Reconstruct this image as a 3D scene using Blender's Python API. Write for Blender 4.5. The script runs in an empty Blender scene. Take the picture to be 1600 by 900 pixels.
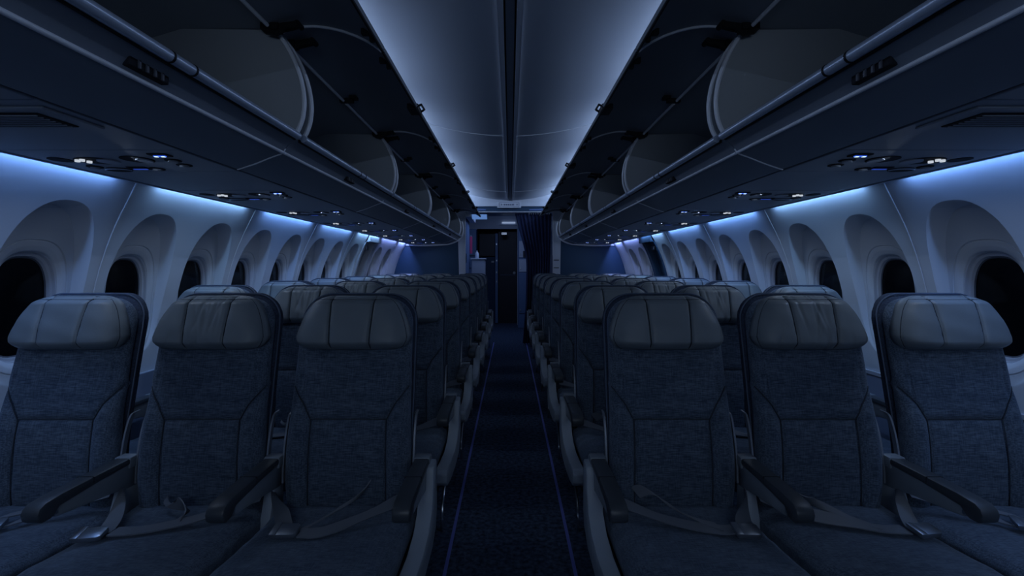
import bpy, math, random
from mathutils import Vector, Matrix
random.seed(7)
PI = math.pi
SC = bpy.context.scene
COL = SC.collection

# ------------------------------------------------------------------ camera, world, exposure
EYE = 1.23                       # eye height above the cabin floor
cam_d = bpy.data.cameras.new('camera')
cam_d.sensor_width = 36.0
cam_d.lens = 770.0 / 1600.0 * 36.0
cam_d.shift_x = 3.0 / 1600.0
cam_d.shift_y = -33.0 / 1600.0
cam_d.clip_start = 0.02
cam = bpy.data.objects.new('camera', cam_d)
cam.location = (0, 0, EYE)
cam.rotation_euler = (PI / 2, 0, 0)
COL.objects.link(cam)
SC.camera = cam
SC.view_settings.view_transform = 'Standard'
SC.view_settings.look = 'None'
SC.view_settings.gamma = 1.0
SC.view_settings.use_curve_mapping = False
SC.view_settings.exposure = 0.0
W = bpy.data.worlds.new('night'); SC.world = W; W.use_nodes = True
W.node_tree.nodes['Background'].inputs[0].default_value = (0.10, 0.16, 0.35, 1)
W.node_tree.nodes['Background'].inputs[1].default_value = 0.004

WALL_W = 2.1      # watts per metre-long cove strip above the windows
CEIL_W = 3.6      # watts per ceiling wash strip above a bin
FRONT_W = 6.8  # watts of the added fill light behind the viewpoint
PSU_W = 0.90     # watts per service unit reading light
READ_E = 0.65
BLUE_E = 1.0

def area(name, loc, d, sx, sy, power, color, spread=180, parent=None):
    l = bpy.data.lights.new(name, 'AREA'); l.shape = 'RECTANGLE'
    l.size = sx; l.size_y = sy; l.energy = power; l.color = color
    l.spread = math.radians(spread)
    o = bpy.data.objects.new(name, l); COL.objects.link(o)
    z = -Vector(d).normalized(); x = Vector((1, 0, 0)) if abs(d[1]) > 0.9 else Vector((0, 1, 0)); y = z.cross(x).normalized(); x = y.cross(z)
    m = Matrix((x, y, z)).transposed().to_4x4(); m.translation = Vector(loc)
    o.matrix_world = m
    return o

PANEL0 = -1.87                   # first side wall panel joint; joints every metre
for k in range(10):
    yc = PANEL0 + 0.5 + k
    ln = 0.76
    if k == 9: yc, ln = 7.38, 0.40
    if yc > 7.6: continue
    col = [(0.21, 0.43, 1.0), (0.30, 0.56, 1.0), (0.20, 0.42, 1.0)][k % 3]
    if k <= 2: col = (0.44, 0.62, 1.0)
    if k >= 8: col = (0.29, 0.40, 1.0)
    for s in (-1, 1):
        area('cove_lamp', (s * 1.590, yc, EYE + 0.384), (-s * 0.20, 0, -1), ln, 0.012, WALL_W * (1.25 if k >= 5 else 1.0), col)
BIN0, BINL = 1.78 - 2 * 1.375, 1.375
for k in range(6):
    yc = BIN0 + BINL * (k + 0.5)
    for s in (-1, 1):
        area('ceiling_wash_lamp', (s * 0.99, yc, EYE + 1.10), (-s * 0.75, 0, 0.65), 1.05, 0.02, CEIL_W * (0.52 + 0.12 * k), (0.50, 0.66, 1.0))
for s in (-1, 1):
    area('ceiling_wash_lamp', (s * 0.99, 7.35, EYE + 1.10), (-s * 0.75, 0.1, 0.65), 0.45, 0.02, CEIL_W * 0.9, (0.52, 0.68, 1.0))
# added fill light behind the viewpoint, without a known fixture
area('front_fill_lamp', (0, -1.5, EYE + 0.45), (0, 1, -0.12), 1.1, 0.7, FRONT_W, (0.60, 0.76, 1.0))

# ------------------------------------------------------------------ materials
MT = {}
def mat(name, col, rough=0.5, metal=0.0, spec=0.5, bump=None, var=None, coat=0.0):
    """bump=(scale, distance), var=(scale, amount): fine relief and fine grain"""
    m = bpy.data.materials.new(name); m.use_nodes = True
    nt = m.node_tree; b = nt.nodes['Principled BSDF']
    b.inputs['Base Color'].default_value = (*col, 1)
    b.inputs['Roughness'].default_value = rough
    b.inputs['Metallic'].default_value = metal
    b.inputs['Specular IOR Level'].default_value = spec
    if coat: b.inputs['Coat Weight'].default_value = coat
    tc = nt.nodes.new('ShaderNodeTexCoord')
    if var:
        n = nt.nodes.new('ShaderNodeTexNoise'); n.inputs['Scale'].default_value = var[0]; n.inputs['Detail'].default_value = 4
        nt.links.new(tc.outputs['Object'], n.inputs['Vector'])
        r = nt.nodes.new('ShaderNodeMapRange'); r.inputs[1].default_value = 0.3; r.inputs[2].default_value = 0.7
        r.inputs[3].default_value = 1 - var[1]; r.inputs[4].default_value = 1 + var[1]
        nt.links.new(n.outputs['Fac'], r.inputs[0])
        mx = nt.nodes.new('ShaderNodeVectorMath'); mx.operation = 'SCALE'
        mx.inputs[0].default_value = col
        nt.links.new(r.outputs[0], mx.inputs['Scale']); nt.links.new(mx.outputs[0], b.inputs['Base Color'])
    if bump:
        n = nt.nodes.new('ShaderNodeTexNoise'); n.inputs['Scale'].default_value = bump[0]; n.inputs['Detail'].default_value = 6
        nt.links.new(tc.outputs['Object'], n.inputs['Vector'])
        bp = nt.nodes.new('ShaderNodeBump'); bp.inputs['Distance'].default_value = bump[1]; bp.inputs['Strength'].default_value = 0.7
        nt.links.new(n.outputs['Fac'], bp.inputs['Height']); nt.links.new(bp.outputs[0], b.inputs['Normal'])
    MT[name] = m
    return m

def emit(name, col, e):
    m = bpy.data.materials.new(name); m.use_nodes = True
    b = m.node_tree.nodes['Principled BSDF']
    b.inputs['Base Color'].default_value = (0.02, 0.02, 0.02, 1)
    b.inputs['Emission Color'].default_value = (*col, 1); b.inputs['Emission Strength'].default_value = e
    MT[name] = m; return m

def fabric(name, dark, light, kx=26, kz=260):
    """heathered woven cloth: short horizontal slubs crossed by finer vertical threads"""
    m = bpy.data.materials.new(name); m.use_nodes = True
    nt = m.node_tree; b = nt.nodes['Principled BSDF']
    b.inputs['Roughness'].default_value = 0.9; b.inputs['Specular IOR Level'].default_value = 0.15
    b.inputs['Sheen Weight'].default_value = 0.25; b.inputs['Sheen Tint'].default_value = (0.6, 0.75, 1, 1)
    tc = nt.nodes.new('ShaderNodeTexCoord')
    outs = []
    for sc in ((kx, kz, kz), (kz, kx, kx), (9, 9, 40)):
        mp = nt.nodes.new('ShaderNodeMapping'); mp.inputs['Scale'].default_value = sc
        n = nt.nodes.new('ShaderNodeTexNoise'); n.inputs['Scale'].default_value = 1.0; n.inputs['Detail'].default_value = 3
        nt.links.new(tc.outputs['Object'], mp.inputs[0]); nt.links.new(mp.outputs[0], n.inputs['Vector'])
        outs.append(n.outputs['Fac'])
    a1 = nt.nodes.new('ShaderNodeMath'); a1.operation = 'MULTIPLY_ADD'; a1.inputs[1].default_value = 0.55
    nt.links.new(outs[0], a1.inputs[0])
    a2 = nt.nodes.new('ShaderNodeMath'); a2.operation = 'MULTIPLY'; a2.inputs[1].default_value = 0.30
    nt.links.new(outs[1], a2.inputs[0]); nt.links.new(a2.outputs[0], a1.inputs[2])
    a3 = nt.nodes.new('ShaderNodeMath'); a3.operation = 'MULTIPLY_ADD'; a3.inputs[1].default_value = 0.15
    nt.links.new(outs[2], a3.inputs[0]); nt.links.new(a1.outputs[0], a3.inputs[2])
    r = nt.nodes.new('ShaderNodeValToRGB')
    r.color_ramp.elements[0].position = 0.40; r.color_ramp.elements[0].color = (*dark, 1)
    r.color_ramp.elements[1].position = 0.62; r.color_ramp.elements[1].color = (*light, 1)
    nt.links.new(a3.outputs[0], r.inputs[0]); nt.links.new(r.outputs[0], b.inputs['Base Color'])
    bp = nt.nodes.new('ShaderNodeBump'); bp.inputs['Distance'].default_value = 0.0008; bp.inputs['Strength'].default_value = 0.4
    nt.links.new(a1.outputs[0], bp.inputs['Height']); nt.links.new(bp.outputs[0], b.inputs['Normal'])
    MT[name] = m; return m

fabric('seat_fabric', (0.035, 0.052, 0.080), (0.124, 0.160, 0.212), 34, 360)
fabric('pan_fabric', (0.035, 0.051, 0.078), (0.115, 0.150, 0.200), 40, 340)
mat('shell_fabric', (0.040, 0.055, 0.090), 0.9, spec=0.2, bump=(300, 0.001), var=(160, 0.3))
mat('leather', (0.16, 0.19, 0.215), 0.46, spec=0.45, bump=(420, 0.0005), var=(7, 0.06))
mat('leather_back', (0.09, 0.11, 0.13), 0.5)
mat('piping', (0.080, 0.11, 0.17), 0.8)
mat('arm_pad', (0.045, 0.055, 0.068), 0.42, spec=0.5, bump=(500, 0.0003))
mat('arm_body', (0.20, 0.235, 0.275), 0.45, spec=0.4)
mat('arm_dark', (0.012, 0.014, 0.02), 0.5)
mat('trim_grey', (0.30, 0.35, 0.41), 0.42, spec=0.4)
mat('belt', (0.14, 0.16, 0.195), 0.55, spec=0.4, bump=(700, 0.0004))
mat('steel', (0.42, 0.46, 0.52), 0.28, 1.0)
mat('buckle', (0.30, 0.34, 0.40), 0.33, 0.8)
mat('dark_metal', (0.06, 0.07, 0.09), 0.5, 0.6)
mat('black', (0.006, 0.007, 0.010), 0.55, spec=0.3)
mat('wall_panel', (0.56, 0.60, 0.66), 0.55, spec=0.25, bump=(900, 0.0001))
mat('wall_joint', (0.66, 0.69, 0.74), 0.35)
mat('dado', (0.17, 0.20, 0.28), 0.7)
mat('bezel', (0.42, 0.45, 0.52), 0.4)
mat('gasket', (0.07, 0.08, 0.11), 0.5)
mat('ceiling_panel', (0.60, 0.64, 0.70), 0.6, spec=0.2)
mat('ceiling_rail', (0.80, 0.83, 0.88), 0.45)
mat('slot', (0.20, 0.23, 0.28), 0.6)
mat('bin_lower', (0.20, 0.235, 0.29), 0.38, spec=0.45)
mat('bin_inside', (0.33, 0.36, 0.39), 0.6, spec=0.2)
mat('bin_door', (0.22, 0.25, 0.29), 0.5, spec=0.35)
mat('bin_edge', (0.72, 0.76, 0.84), 0.35)
mat('hinge_leak_white', (0.90, 0.92, 0.96), 0.3)  # white for the light leak painted at the hinges
mat('rail', (0.46, 0.54, 0.68), 0.28, 0.35)
mat('psu', (0.30, 0.335, 0.39), 0.5, spec=0.35)
mat('psu_dark', (0.012, 0.015, 0.022), 0.7, spec=0.15)
mat('psu_mid', (0.30, 0.33, 0.40), 0.4)
mat('bulkhead_blue', (0.022, 0.058, 0.115), 0.6, spec=0.3)
mat('bulkhead_white', (0.55, 0.60, 0.68), 0.5)
mat('galley_blue', (0.12, 0.20, 0.36), 0.5)
mat('galley_white', (0.50, 0.56, 0.66), 0.5)
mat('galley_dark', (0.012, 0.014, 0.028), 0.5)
mat('curtain', (0.020, 0.035, 0.11), 0.85, bump=(120, 0.002))
mat('carpet', (0.075, 0.105, 0.165), 1.0, spec=0.05, bump=(240, 0.006), var=(45, 0.6))
mat('stripe', (0.22, 0.26, 0.75), 0.6)
mat('pink', (0.55, 0.05, 0.16), 0.4)
emit('reading_lens', (0.80, 0.88, 1.0), READ_E)
emit('blue_sign', (0.05, 0.16, 1.0), BLUE_E)
emit('sign_white', (0.55, 0.70, 1.0), 2.2)
emit('header_glow', (0.10, 0.26, 1.0), 0.22)
emit('galley_lens', (0.20, 0.42, 1.0), 0.45)
emit('exit_glow', (0.50, 0.65, 1.0), 0.42)
# window pane: thin acrylic
m = bpy.data.materials.new('pane'); m.use_nodes = True; nt = m.node_tree
for n in list(nt.nodes): nt.nodes.remove(n)
o_ = nt.nodes.new('ShaderNodeOutputMaterial'); mx = nt.nodes.new('ShaderNodeMixShader')
tr = nt.nodes.new('ShaderNodeBsdfTransparent'); tr.inputs[0].default_value = (0.75, 0.8, 0.9, 1)
gl = nt.nodes.new('ShaderNodeBsdfGlossy'); gl.inputs['Roughness'].default_value = 0.05
fr = nt.nodes.new('ShaderNodeFresnel'); fr.inputs[0].default_value = 1.35
nt.links.new(fr.outputs[0], mx.inputs[0]); nt.links.new(tr.outputs[0], mx.inputs[1]); nt.links.new(gl.outputs[0], mx.inputs[2])
nt.links.new(mx.outputs[0], o_.inputs[0]); MT['pane'] = m

# ------------------------------------------------------------------ mesh helpers
class MB:
    def __init__(s): s.v = []; s.f = []
    def add(s, vs, fs):
        n = len(s.v); s.v += [tuple(p) for p in vs]; s.f += [tuple(i + n for i in f) for f in fs]; return s
    def box(s, x0, x1, y0, y1, z0, z1):
        vs = [(x, y, z) for x in (x0, x1) for y in (y0, y1) for z in (z0, z1)]
        return s.add(vs, [(0, 1, 3, 2), (4, 6, 7, 5), (0, 4, 5, 1), (2, 3, 7, 6), (0, 2, 6, 4), (1, 5, 7, 3)])
    def prism_x(s, poly, x0, x1):                # polygon in (y, z) extruded along x
        n = len(poly)
        vs = [(x0, y, z) for y, z in poly] + [(x1, y, z) for y, z in poly]
        return s.add(vs, [tuple(range(n - 1, -1, -1)), tuple(range(n, 2 * n))] + [(i, (i + 1) % n, n + (i + 1) % n, n + i) for i in range(n)])
    def prism_y(s, poly, y0, y1):                # polygon in (x, z) extruded along y
        n = len(poly)
        vs = [(x, y0, z) for x, z in poly] + [(x, y1, z) for x, z in poly]
        return s.add(vs, [tuple(range(n)), tuple(range(2 * n - 1, n - 1, -1))] + [(i, n + i, n + (i + 1) % n, (i + 1) % n) for i in range(n)])
    def prism_z(s, poly, z0, z1):
        n = len(poly)
        vs = [(x, y, z0) for x, y in poly] + [(x, y, z1) for x, y in poly]
        return s.add(vs, [tuple(range(n - 1, -1, -1)), tuple(range(n, 2 * n))] + [(i, (i + 1) % n, n + (i + 1) % n, n + i) for i in range(n)])
    def tube(s, pts, r, n=10, closed=False):
        pts = [Vector(p) for p in pts]; N = len(pts); vs = []; up = Vector((0.13, 0.21, 1)).normalized()
        for i, p in enumerate(pts):
            a = pts[(i - 1) % N] if (i or closed) else p; b = pts[(i + 1) % N] if (i < N - 1 or closed) else p
            t = (b - a).normalized(); u = t.cross(up)
            if u.length < 0.05: u = t.cross(Vector((1, 0, 0)))
            u.normalize(); w = u.cross(t)
            for k in range(n):
                c = 2 * PI * k / n; vs.append(p + u * (r * math.cos(c)) + w * (r * math.sin(c)))
        fs = []
        for i in range(N if closed else N - 1):
            j = (i + 1) % N
            for k in range(n):
                fs.append((i * n + k, i * n + (k + 1) % n, j * n + (k + 1) % n, j * n + k))
        if not closed: fs += [tuple(range(n - 1, -1, -1)), tuple(range((N - 1) * n, N * n))]
        return s.add(vs, fs)
    def strip(s, prof, y0, y1, th=0.0, ny=1):     # open profile in (x, z) swept along y, with thickness th
        n = len(prof)
        if th:
            off = []
            for i, (x, z) in enumerate(prof):
                a = prof[max(0, i - 1)]; b = prof[min(n - 1, i + 1)]
                t = Vector((b[0] - a[0], b[1] - a[1])).normalized()
                off.append((x - t.y * th, z + t.x * th))
            return s.prism_y(list(prof) + off[::-1], y0, y1)
        vs = [(x, y0, z) for x, z in prof] + [(x, y1, z) for x, z in prof]
        return s.add(vs, [(i, i + 1, n + i + 1, n + i) for i in range(n - 1)])
    def mesh(s, name, m, smooth=False, bev=0, fix=True):
        me = bpy.data.meshes.new(name); me.from_pydata(s.v, [], s.f)
        if fix or bev:
            import bmesh
            bm = bmesh.new(); bm.from_mesh(me)
            if bev:
                es = [e for e in bm.edges if len(e.link_faces) == 2 and e.calc_face_angle(0) > 0.6]
                bmesh.ops.bevel(bm, geom=es, offset=bev, segments=2, affect='EDGES', profile=0.5, clamp_overlap=True)
            bmesh.ops.recalc_face_normals(bm, faces=bm.faces)
            bm.to_mesh(me); bm.free()
        me.materials.append(MT[m])
        if smooth:
            for p in me.polygons: p.use_smooth = True
            if smooth != 'all':
                me.set_sharp_from_angle(angle=math.radians(38))
        return me
    def build(s, name, m, parent=None, loc=(0, 0, 0), smooth=False, bev=0, fix=True, **tags):
        o = bpy.data.objects.new(name, s.mesh(name, m, smooth, bev, fix)); COL.objects.link(o)
        o.location = loc; o.parent = parent
        for k, v in tags.items(): o[k] = v
        return o

def link(name, me, parent=None, loc=(0, 0, 0), **tags):
    o = bpy.data.objects.new(name, me); COL.objects.link(o); o.location = loc; o.parent = parent
    for k, v in tags.items(): o[k] = v
    return o
def empty(name, loc=(0, 0, 0), label=None, category=None, group=None, kind=None, parent=None):
    o = bpy.data.objects.new(name, None); COL.objects.link(o); o.location = loc; o.empty_display_size = 0.1; o.parent = parent
    if label: o['label'] = label
    if category: o['category'] = category
    if group: o['group'] = group
    if kind: o['kind'] = kind
    return o
def copy_tree(o, parent=None):
    c = o.copy(); COL.objects.link(c); c.parent = parent
    for ch in list(o.children): copy_tree(ch, c)
    return c
def lerp(a, b, t): return a + (b - a) * t
def sst(a, b, x):
    t = min(1, max(0, (x - a) / (b - a))); return t * t * (3 - 2 * t)
def interp(tab, x):
    if x <= tab[0][0]: return tab[0][1]
    for (a, p), (b, q) in zip(tab, tab[1:]):
        if x <= b: return p + (q - p) * (x - a) / (b - a)
    return tab[-1][1]
def spline(pts, n):
    P = [Vector(p) for p in pts]; P = [2 * P[0] - P[1]] + P + [2 * P[-1] - P[-2]]
    out = []
    for i in range(1, len(P) - 2):
        for k in range(n):
            t = k / n; a, b, c, d = P[i - 1:i + 3]
            out.append(0.5 * ((2 * b) + (c - a) * t + (2 * a - 5 * b + 4 * c - d) * t * t + (3 * b - a - 3 * c + d) * t ** 3))
    out.append(P[-2]); return out
def Z(z): return EYE + z
SIDE = {-1: 'left', 1: 'right'}
ORD = ['first', 'second', 'third', 'fourth', 'fifth', 'sixth', 'seventh', 'eighth', 'ninth']

# ================================================================== STRUCTURE
# ---- floor
fl = MB().box(-1.75, 1.75, -1.9, 12.0, -0.05, 0.0).build('floor', 'carpet', kind='structure')
for s, n in ((-1, 1), (1, 2)):
    MB().box(s * 0.262 - 0.007, s * 0.262 + 0.007, -1.8, 8.0, 0.0, 0.004).build('trim_%d' % n, 'stripe', kind='structure')

# ---- side walls: moulded panels, two windows each, an arched recess over every window
UP = sorted([(-0.56, 1.842), (-0.45, 1.842), (-0.30, 1.834), (-0.20, 1.822), (-0.105, 1.800), (0.0, 1.773), (0.083, 1.745), (0.15, 1.720), (0.22, 1.688), (0.29, 1.652), (0.35, 1.620), (0.40, 1.600)])
def base_u(z):
    # smoothed profile
    return (interp(UP, z - 0.02) + interp(UP, z) * 2 + interp(UP, z + 0.02)) / 4
def rec(z): return 0.084 * max(0.0, min(1.0, (z + 0.44) / 0.68)) ** 0.9
ZB, ZT, ZC = -0.53, 0.372, -0.152
def ray_super(a, b, n, cz, th):
    lo, hi = 0.0, 1.2
    for _ in range(40):
        r = (lo + hi) / 2; y = r * math.cos(th); z = ZC + r * math.sin(th) - cz
        if abs(y / a) ** n + abs(z / b) ** n < 1: lo = r
        else: hi = r
    return lo
def wall_cell(mb, yc, s, hw=0.25):
    ths = [2 * PI * k / 96 for k in range(96)]
    for cy, cz in ((hw, ZT), (-hw, ZT), (-hw, ZB), (hw, ZB)):
        a = math.atan2(cz - ZC, cy) % (2 * PI)
        k = min(range(96), key=lambda i: abs(ths[i] - a)); ths[k] = a
    rings = []
    for th in ths:
        c, si = math.cos(th), math.sin(th)
        rw = ray_super(0.136, 0.220, 2.7, ZC, th); rg = ray_super(0.166, 0.254, 2.7, ZC, th)
        ra = ray_super(0.194, 0.352, 2.45, -0.102, th)
        rb = min(hw / abs(c) if abs(c) > 1e-6 else 9, (ZT - ZC) / si if si > 1e-6 else 9, (ZB - ZC) / si if si < -1e-6 else 9)
        L = [(rw * 0.955, 0.034, 1), (rw * 0.965, 0.012, 1), (rw * 0.98, 0.008, 1), (rw * 1.0, 0.007, 1), (rw * 1.04, 0.0015, 1), (rw * 1.07, 0.0, 1),
             (rg - 0.004, 0.0, 1), (rg - 0.0015, 0.004, 1), (rg + 0.0015, 0.004, 1), (rg + 0.004, -0.001, 1)]
        rg2 = rg + 0.004; ra2 = max(ra - 0.010, rg2 + 0.004); ra = max(ra, ra2 + 0.006)
        for q in (0.33, 0.66): L.append((lerp(rg2, ra2, q), 0, 1))
        L += [(ra2, 0, 1), (lerp(ra2, ra, 0.5), 0, 0.62), (ra, 0, 0.10), (ra + 0.004, 0, 0)]
        rb = max(rb, ra + 0.006) if rb < ra + 0.006 else rb
        for q in (0.15, 0.4, 0.7, 1.0): L.append((lerp(ra + 0.004, rb, q), 0, 0))
        ring = []
        for r, du, w in L:
            y = r * c; z = ZC + r * si
            y = max(-hw, min(hw, y)); z = max(ZB, min(ZT, z))
            # near the window the recess is eased flat
            ring.append((s * (base_u(z) + rec(z) * w + du), yc + y, Z(z)))
        rings.append(ring)
    n = len(rings[0]); base = len(mb.v)
    for r in rings: mb.v += r
    N = len(rings)
    for i in range(N):
        j = (i + 1) % N
        for k in range(n - 1):
            mb.f.append((base + i * n + k, base + j * n + k, base + j * n + k + 1, base + i * n + k + 1))
def plain_cell(mb, y0, y1, s):
    zs = [ZB + (ZT - ZB) * i / 30 for i in range(31)]
    mb.strip([(s * base_u(z), Z(z)) for z in zs], y0, y1)
def win_outline(a, b, n=48, e=2.7):
    out = []
    for k in range(n):
        t = 2 * PI * k / n; c, si = math.cos(t), math.sin(t)
        out.append((a * abs(c) ** (2 / e) * (1 if c > 0 else -1), b * abs(si) ** (2 / e) * (1 if si > 0 else -1)))
    return out
wn = 0
WU = base_u(ZC) + rec(ZC)
WTILT = -((base_u(ZC + 0.2) + rec(ZC + 0.2)) - (base_u(ZC - 0.2) + rec(ZC - 0.2))) / 0.4
win_meshes = {}
for s in (-1, 1):
    # outer skin behind the panels and the lower dado
    prof = [(s * 1.835, Z(-0.53)), (s * 1.828, Z(-0.60)), (s * 1.80, Z(-0.80)), (s * 1.70, 0.0)]
    wall = MB().strip(prof, PANEL0, 7.70, 0.02).build('wall_' + SIDE[s], 'dado', kind='structure')
    MB().box(min(s * 1.55, s * 1.76), max(s * 1.55, s * 1.76), PANEL0, 7.7, Z(0.405), Z(0.42)).build('cove_top', 'psu', wall)
    MB().box(min(s * 1.66, s * 1.67), max(s * 1.66, s * 1.67), PANEL0, 7.7, Z(0.30), Z(0.41)).build('cove_side', 'psu', wall)
    MB().box(min(s * 1.83, s * 1.85), max(s * 1.83, s * 1.85), PANEL0, 7.7, Z(-0.545), Z(-0.528)).build('ledge', 'bezel', wall)
    for k in range(10):
        y0 = PANEL0 + k; y1 = min(y0 + 1.0, 7.66)
        mb = MB(); g = 0.004
        if k == 9: plain_cell(mb, y0 + g, y1, s)
        elif k == 7:
            wall_cell(mb, y0 + 0.25, s)                       # window, then the emergency exit
        elif k < 9:
            wall_cell(mb, y0 + 0.25, s); wall_cell(mb, y0 + 0.75, s)
        for i, v in enumerate(mb.v):
            if v[1] > y1 - g: mb.v[i] = (v[0], y1 - g, v[2])
            if v[1] < y0 + g: mb.v[i] = (v[0], y0 + g, v[2])
        p = mb.build('panel', 'wall_panel', wall, smooth=True, fix=False)
        # raised bright edge moulding at the joint
        zs = [ZB + (ZT - 0.005 - ZB) * i / 24 for i in range(25)]
        MB().tube([(s * (base_u(z) + 0.0005), y0, Z(z)) for z in zs], 0.0030, 6).build('joint_strip', 'wall_joint', wall, smooth=True)
    for j in range(19):
        yc = PANEL0 + 0.25 + 0.5 * j
        if yc > 7.2 or j in (15,) or yc < 0.5: continue
        wn += 1
        w = empty('window_%d' % wn, (s * WU, yc, Z(ZC)), kind='structure')
        if s not in win_meshes:
            out = win_outline(0.131, 0.214); inn = win_outline(0.111, 0.191)
            def ring(o1, o2, x0, x1):
                n = len(o1); vs = [(x0, y, z) for y, z in o1] + [(x1, y, z) for y, z in o2]
                return vs, [(i, (i + 1) % n, n + (i + 1) % n, n + i) for i in range(n)]
            fr = MB(); tilt = lambda vs: [(x - s * z * WTILT, y, z) for x, y, z in vs]
            for A, B, x0, x1 in ((win_outline(0.136, 0.220), out, 0.014, 0.005), (out, win_outline(0.127, 0.209), 0.005, 0.006), (win_outline(0.127, 0.209), win_outline(0.124, 0.205), 0.006, 0.016), (win_outline(0.124, 0.205), win_outline(0.115, 0.195), 0.016, 0.018), (win_outline(0.115, 0.195), inn, 0.018, 0.030), (inn, inn, 0.030, 0.036)):
                vs, fs = ring(A, B, s * x0, s * x1); fr.add(tilt(vs), fs)
            gk = MB(); vs, fs = ring(inn, win_outline(0.106, 0.186), s * 0.028, s * 0.030); gk.add(tilt(vs), fs)
            pn = MB(); o3 = win_outline(0.109, 0.189); pn.add(tilt([(s * 0.033, y, z) for y, z in o3]), [tuple(range(len(o3)))])
            win_meshes[s] = (fr.mesh('frame', 'bezel', True), gk.mesh('gasket', 'gasket', 'all'), pn.mesh('pane', 'pane'))
        a, b, c = win_meshes[s]
        link('frame', a, w); link('gasket', b, w); link('pane', c, w)
    # emergency exit hatch between the windows, near the rear
    ex = empty('door_%d' % (1 if s < 0 else 2), (s * 1.80, 5.88, 0), kind='structure')
    y0, y1 = 5.635, 6.125
    zs = [ZB + (ZT - ZB) * i / 24 for i in range(25)]
    lx = lambda u: s * (u - 1.80)
    MB().strip([(lx(base_u(z) + 0.07), Z(z)) for z in zs], y0 - 5.88, y1 - 5.88, 0.01).build('hatch', 'psu' if s < 0 else 'bulkhead_blue', ex)
    for ya, yb in ((y0, y0 + 0.05), (y1 - 0.11, y1)):
        MB().strip([(lx(base_u(z) - 0.012), Z(z)) for z in zs], ya - 5.88, yb - 5.88, -s * 0.09).build('frame', 'bezel' if s < 0 else 'bulkhead_blue', ex)
    zh = ZT - 0.01
    MB().box(min(lx(1.60), lx(1.74)), max(lx(1.60), lx(1.74)), y0 - 5.88, y1 - 5.88, Z(0.29), Z(zh)).build('lintel', 'bezel' if s < 0 else 'bulkhead_blue', ex)
    MB().box(min(lx(1.70), lx(1.73)), max(lx(1.70), lx(1.73)), -0.05, 0.05, Z(0.20), Z(0.25)).build('handle', 'steel', ex, bev=0.006)

# ---- ceiling: two bulged panels per bay and the centre channel
def cz(u): return 1.037 + 0.235 * u * u
ce = MB().box(-1.15, 1.15, PANEL0, 7.72, Z(1.36), Z(1.38)).build('ceiling', 'psu', kind='structure')
seams = [PANEL0, -0.9, 1.02, 3.90, 6.80, 7.68]
for a, b in zip(seams, seams[1:]):
    for s in (-1, 1):
        us = [0.050 + 1.06 * i / 26 for i in range(27)]
        MB().strip([(s * u, Z(cz(u))) for u in us], a + 0.0025, b - 0.0025).build('panel', 'ceiling_panel', ce, smooth='all')
        if -0.5 < a < 7: MB().tube([(s * u, a, Z(cz(u) - 0.001)) for u in us], 0.0045, 6).build('seam_strip', 'wall_joint', ce, smooth='all')
for s in (-1, 1):
    x0, x1 = sorted((s * 0.027, s * 0.050))
    MB().box(x0, x1, PANEL0, 7.66, Z(1.030), Z(1.045)).build('rail', 'ceiling_rail', ce, bev=0.002)
    MB().box(*sorted((s * 0.0495, s * 0.0520)), PANEL0, 7.66, Z(1.026), Z(1.045)).build('rail_lip', 'wall_joint', ce)
MB().box(-0.019, 0.019, PANEL0, 7.66, Z(1.036), Z(1.05)).build('channel_cover', 'slot', ce, bev=0.002)
MB().box(-0.05, 0.05, PANEL0, 7.66, Z(1.052), Z(1.06)).build('channel_back', 'black', ce)
for s in (-1, 1):   # cove back wall above the bins
    MB().box(*sorted((s * 1.10, s * 1.12)), PANEL0, 7.68, Z(0.88), Z(1.36)).build('cove_back', 'bin_inside', ce)

# ---- front bulkhead behind the viewpoint
MB().box(-1.86, 1.86, PANEL0 - 0.05, PANEL0, 0, Z(1.38)).build('wall_front', 'bulkhead_white', kind='structure')

# ---- rear bulkhead with the opening to the galley
YB = 7.68
wb = MB()
wb.box(-1.86, -0.74, YB, YB + 0.04, 0, Z(0.90)); wb.box(0.74, 1.86, YB, YB + 0.04, 0, Z(0.90))
wb = wb.build('wall_back', 'bulkhead_blue', kind='structure')
MB().box(-1.2, 1.2, YB - 0.005, YB + 0.035, Z(0.945), Z(1.40)).build('upper_panel', 'bulkhead_white', wb)
MB().box(-0.72, 0.72, YB + 0.02, YB + 0.06, Z(0.865), Z(0.945)).build('header', 'bulkhead_blue', wb)
MB().box(-0.70, 0.67, YB + 0.0, YB + 0.03, Z(0.850), Z(0.865)).build('header_strip', 'bezel', wb)
for x0, x1 in ((-0.765, -0.70), (0.67, 0.76)):
    MB().prism_y([(x0, 0), (x1, 0), (x1, Z(0.94)), (x0 * (1.12 if x0 < 0 else 1), Z(0.94)), (x0 * (1.06 if x0 < 0 else 1), Z(0.5))] if x0 < 0 else
                 [(x0, 0), (x1, 0), (x1 * 1.04, Z(0.5)), (x1 * 1.12, Z(0.94)), (x0, Z(0.94))], YB - 0.015, YB + 0.045).build('jamb', 'galley_white', wb)
MB().box(-0.71, -0.695, YB - 0.02, YB + 0.05, 0, Z(0.94)).build('jamb_edge', 'bulkhead_white', wb)
MB().box(0.665, 0.68, YB - 0.02, YB + 0.05, 0, Z(0.94)).build('jamb_edge', 'bulkhead_white', wb)
for x0, x1 in ((-0.62, -0.38), (0.30, 0.60)):
    MB().box(x0, x1, YB + 0.012, YB + 0.02, Z(0.885), Z(0.900)).build('header_reflection', 'header_glow', wb)  # glowing strips stand in for blue light reflected on the header
for zz in (-0.02, 0.10):
    MB().box(0.68, 0.76, YB - 0.025, YB - 0.012, Z(zz), Z(zz + 0.012)).build('catch', 'black', wb)

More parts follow.
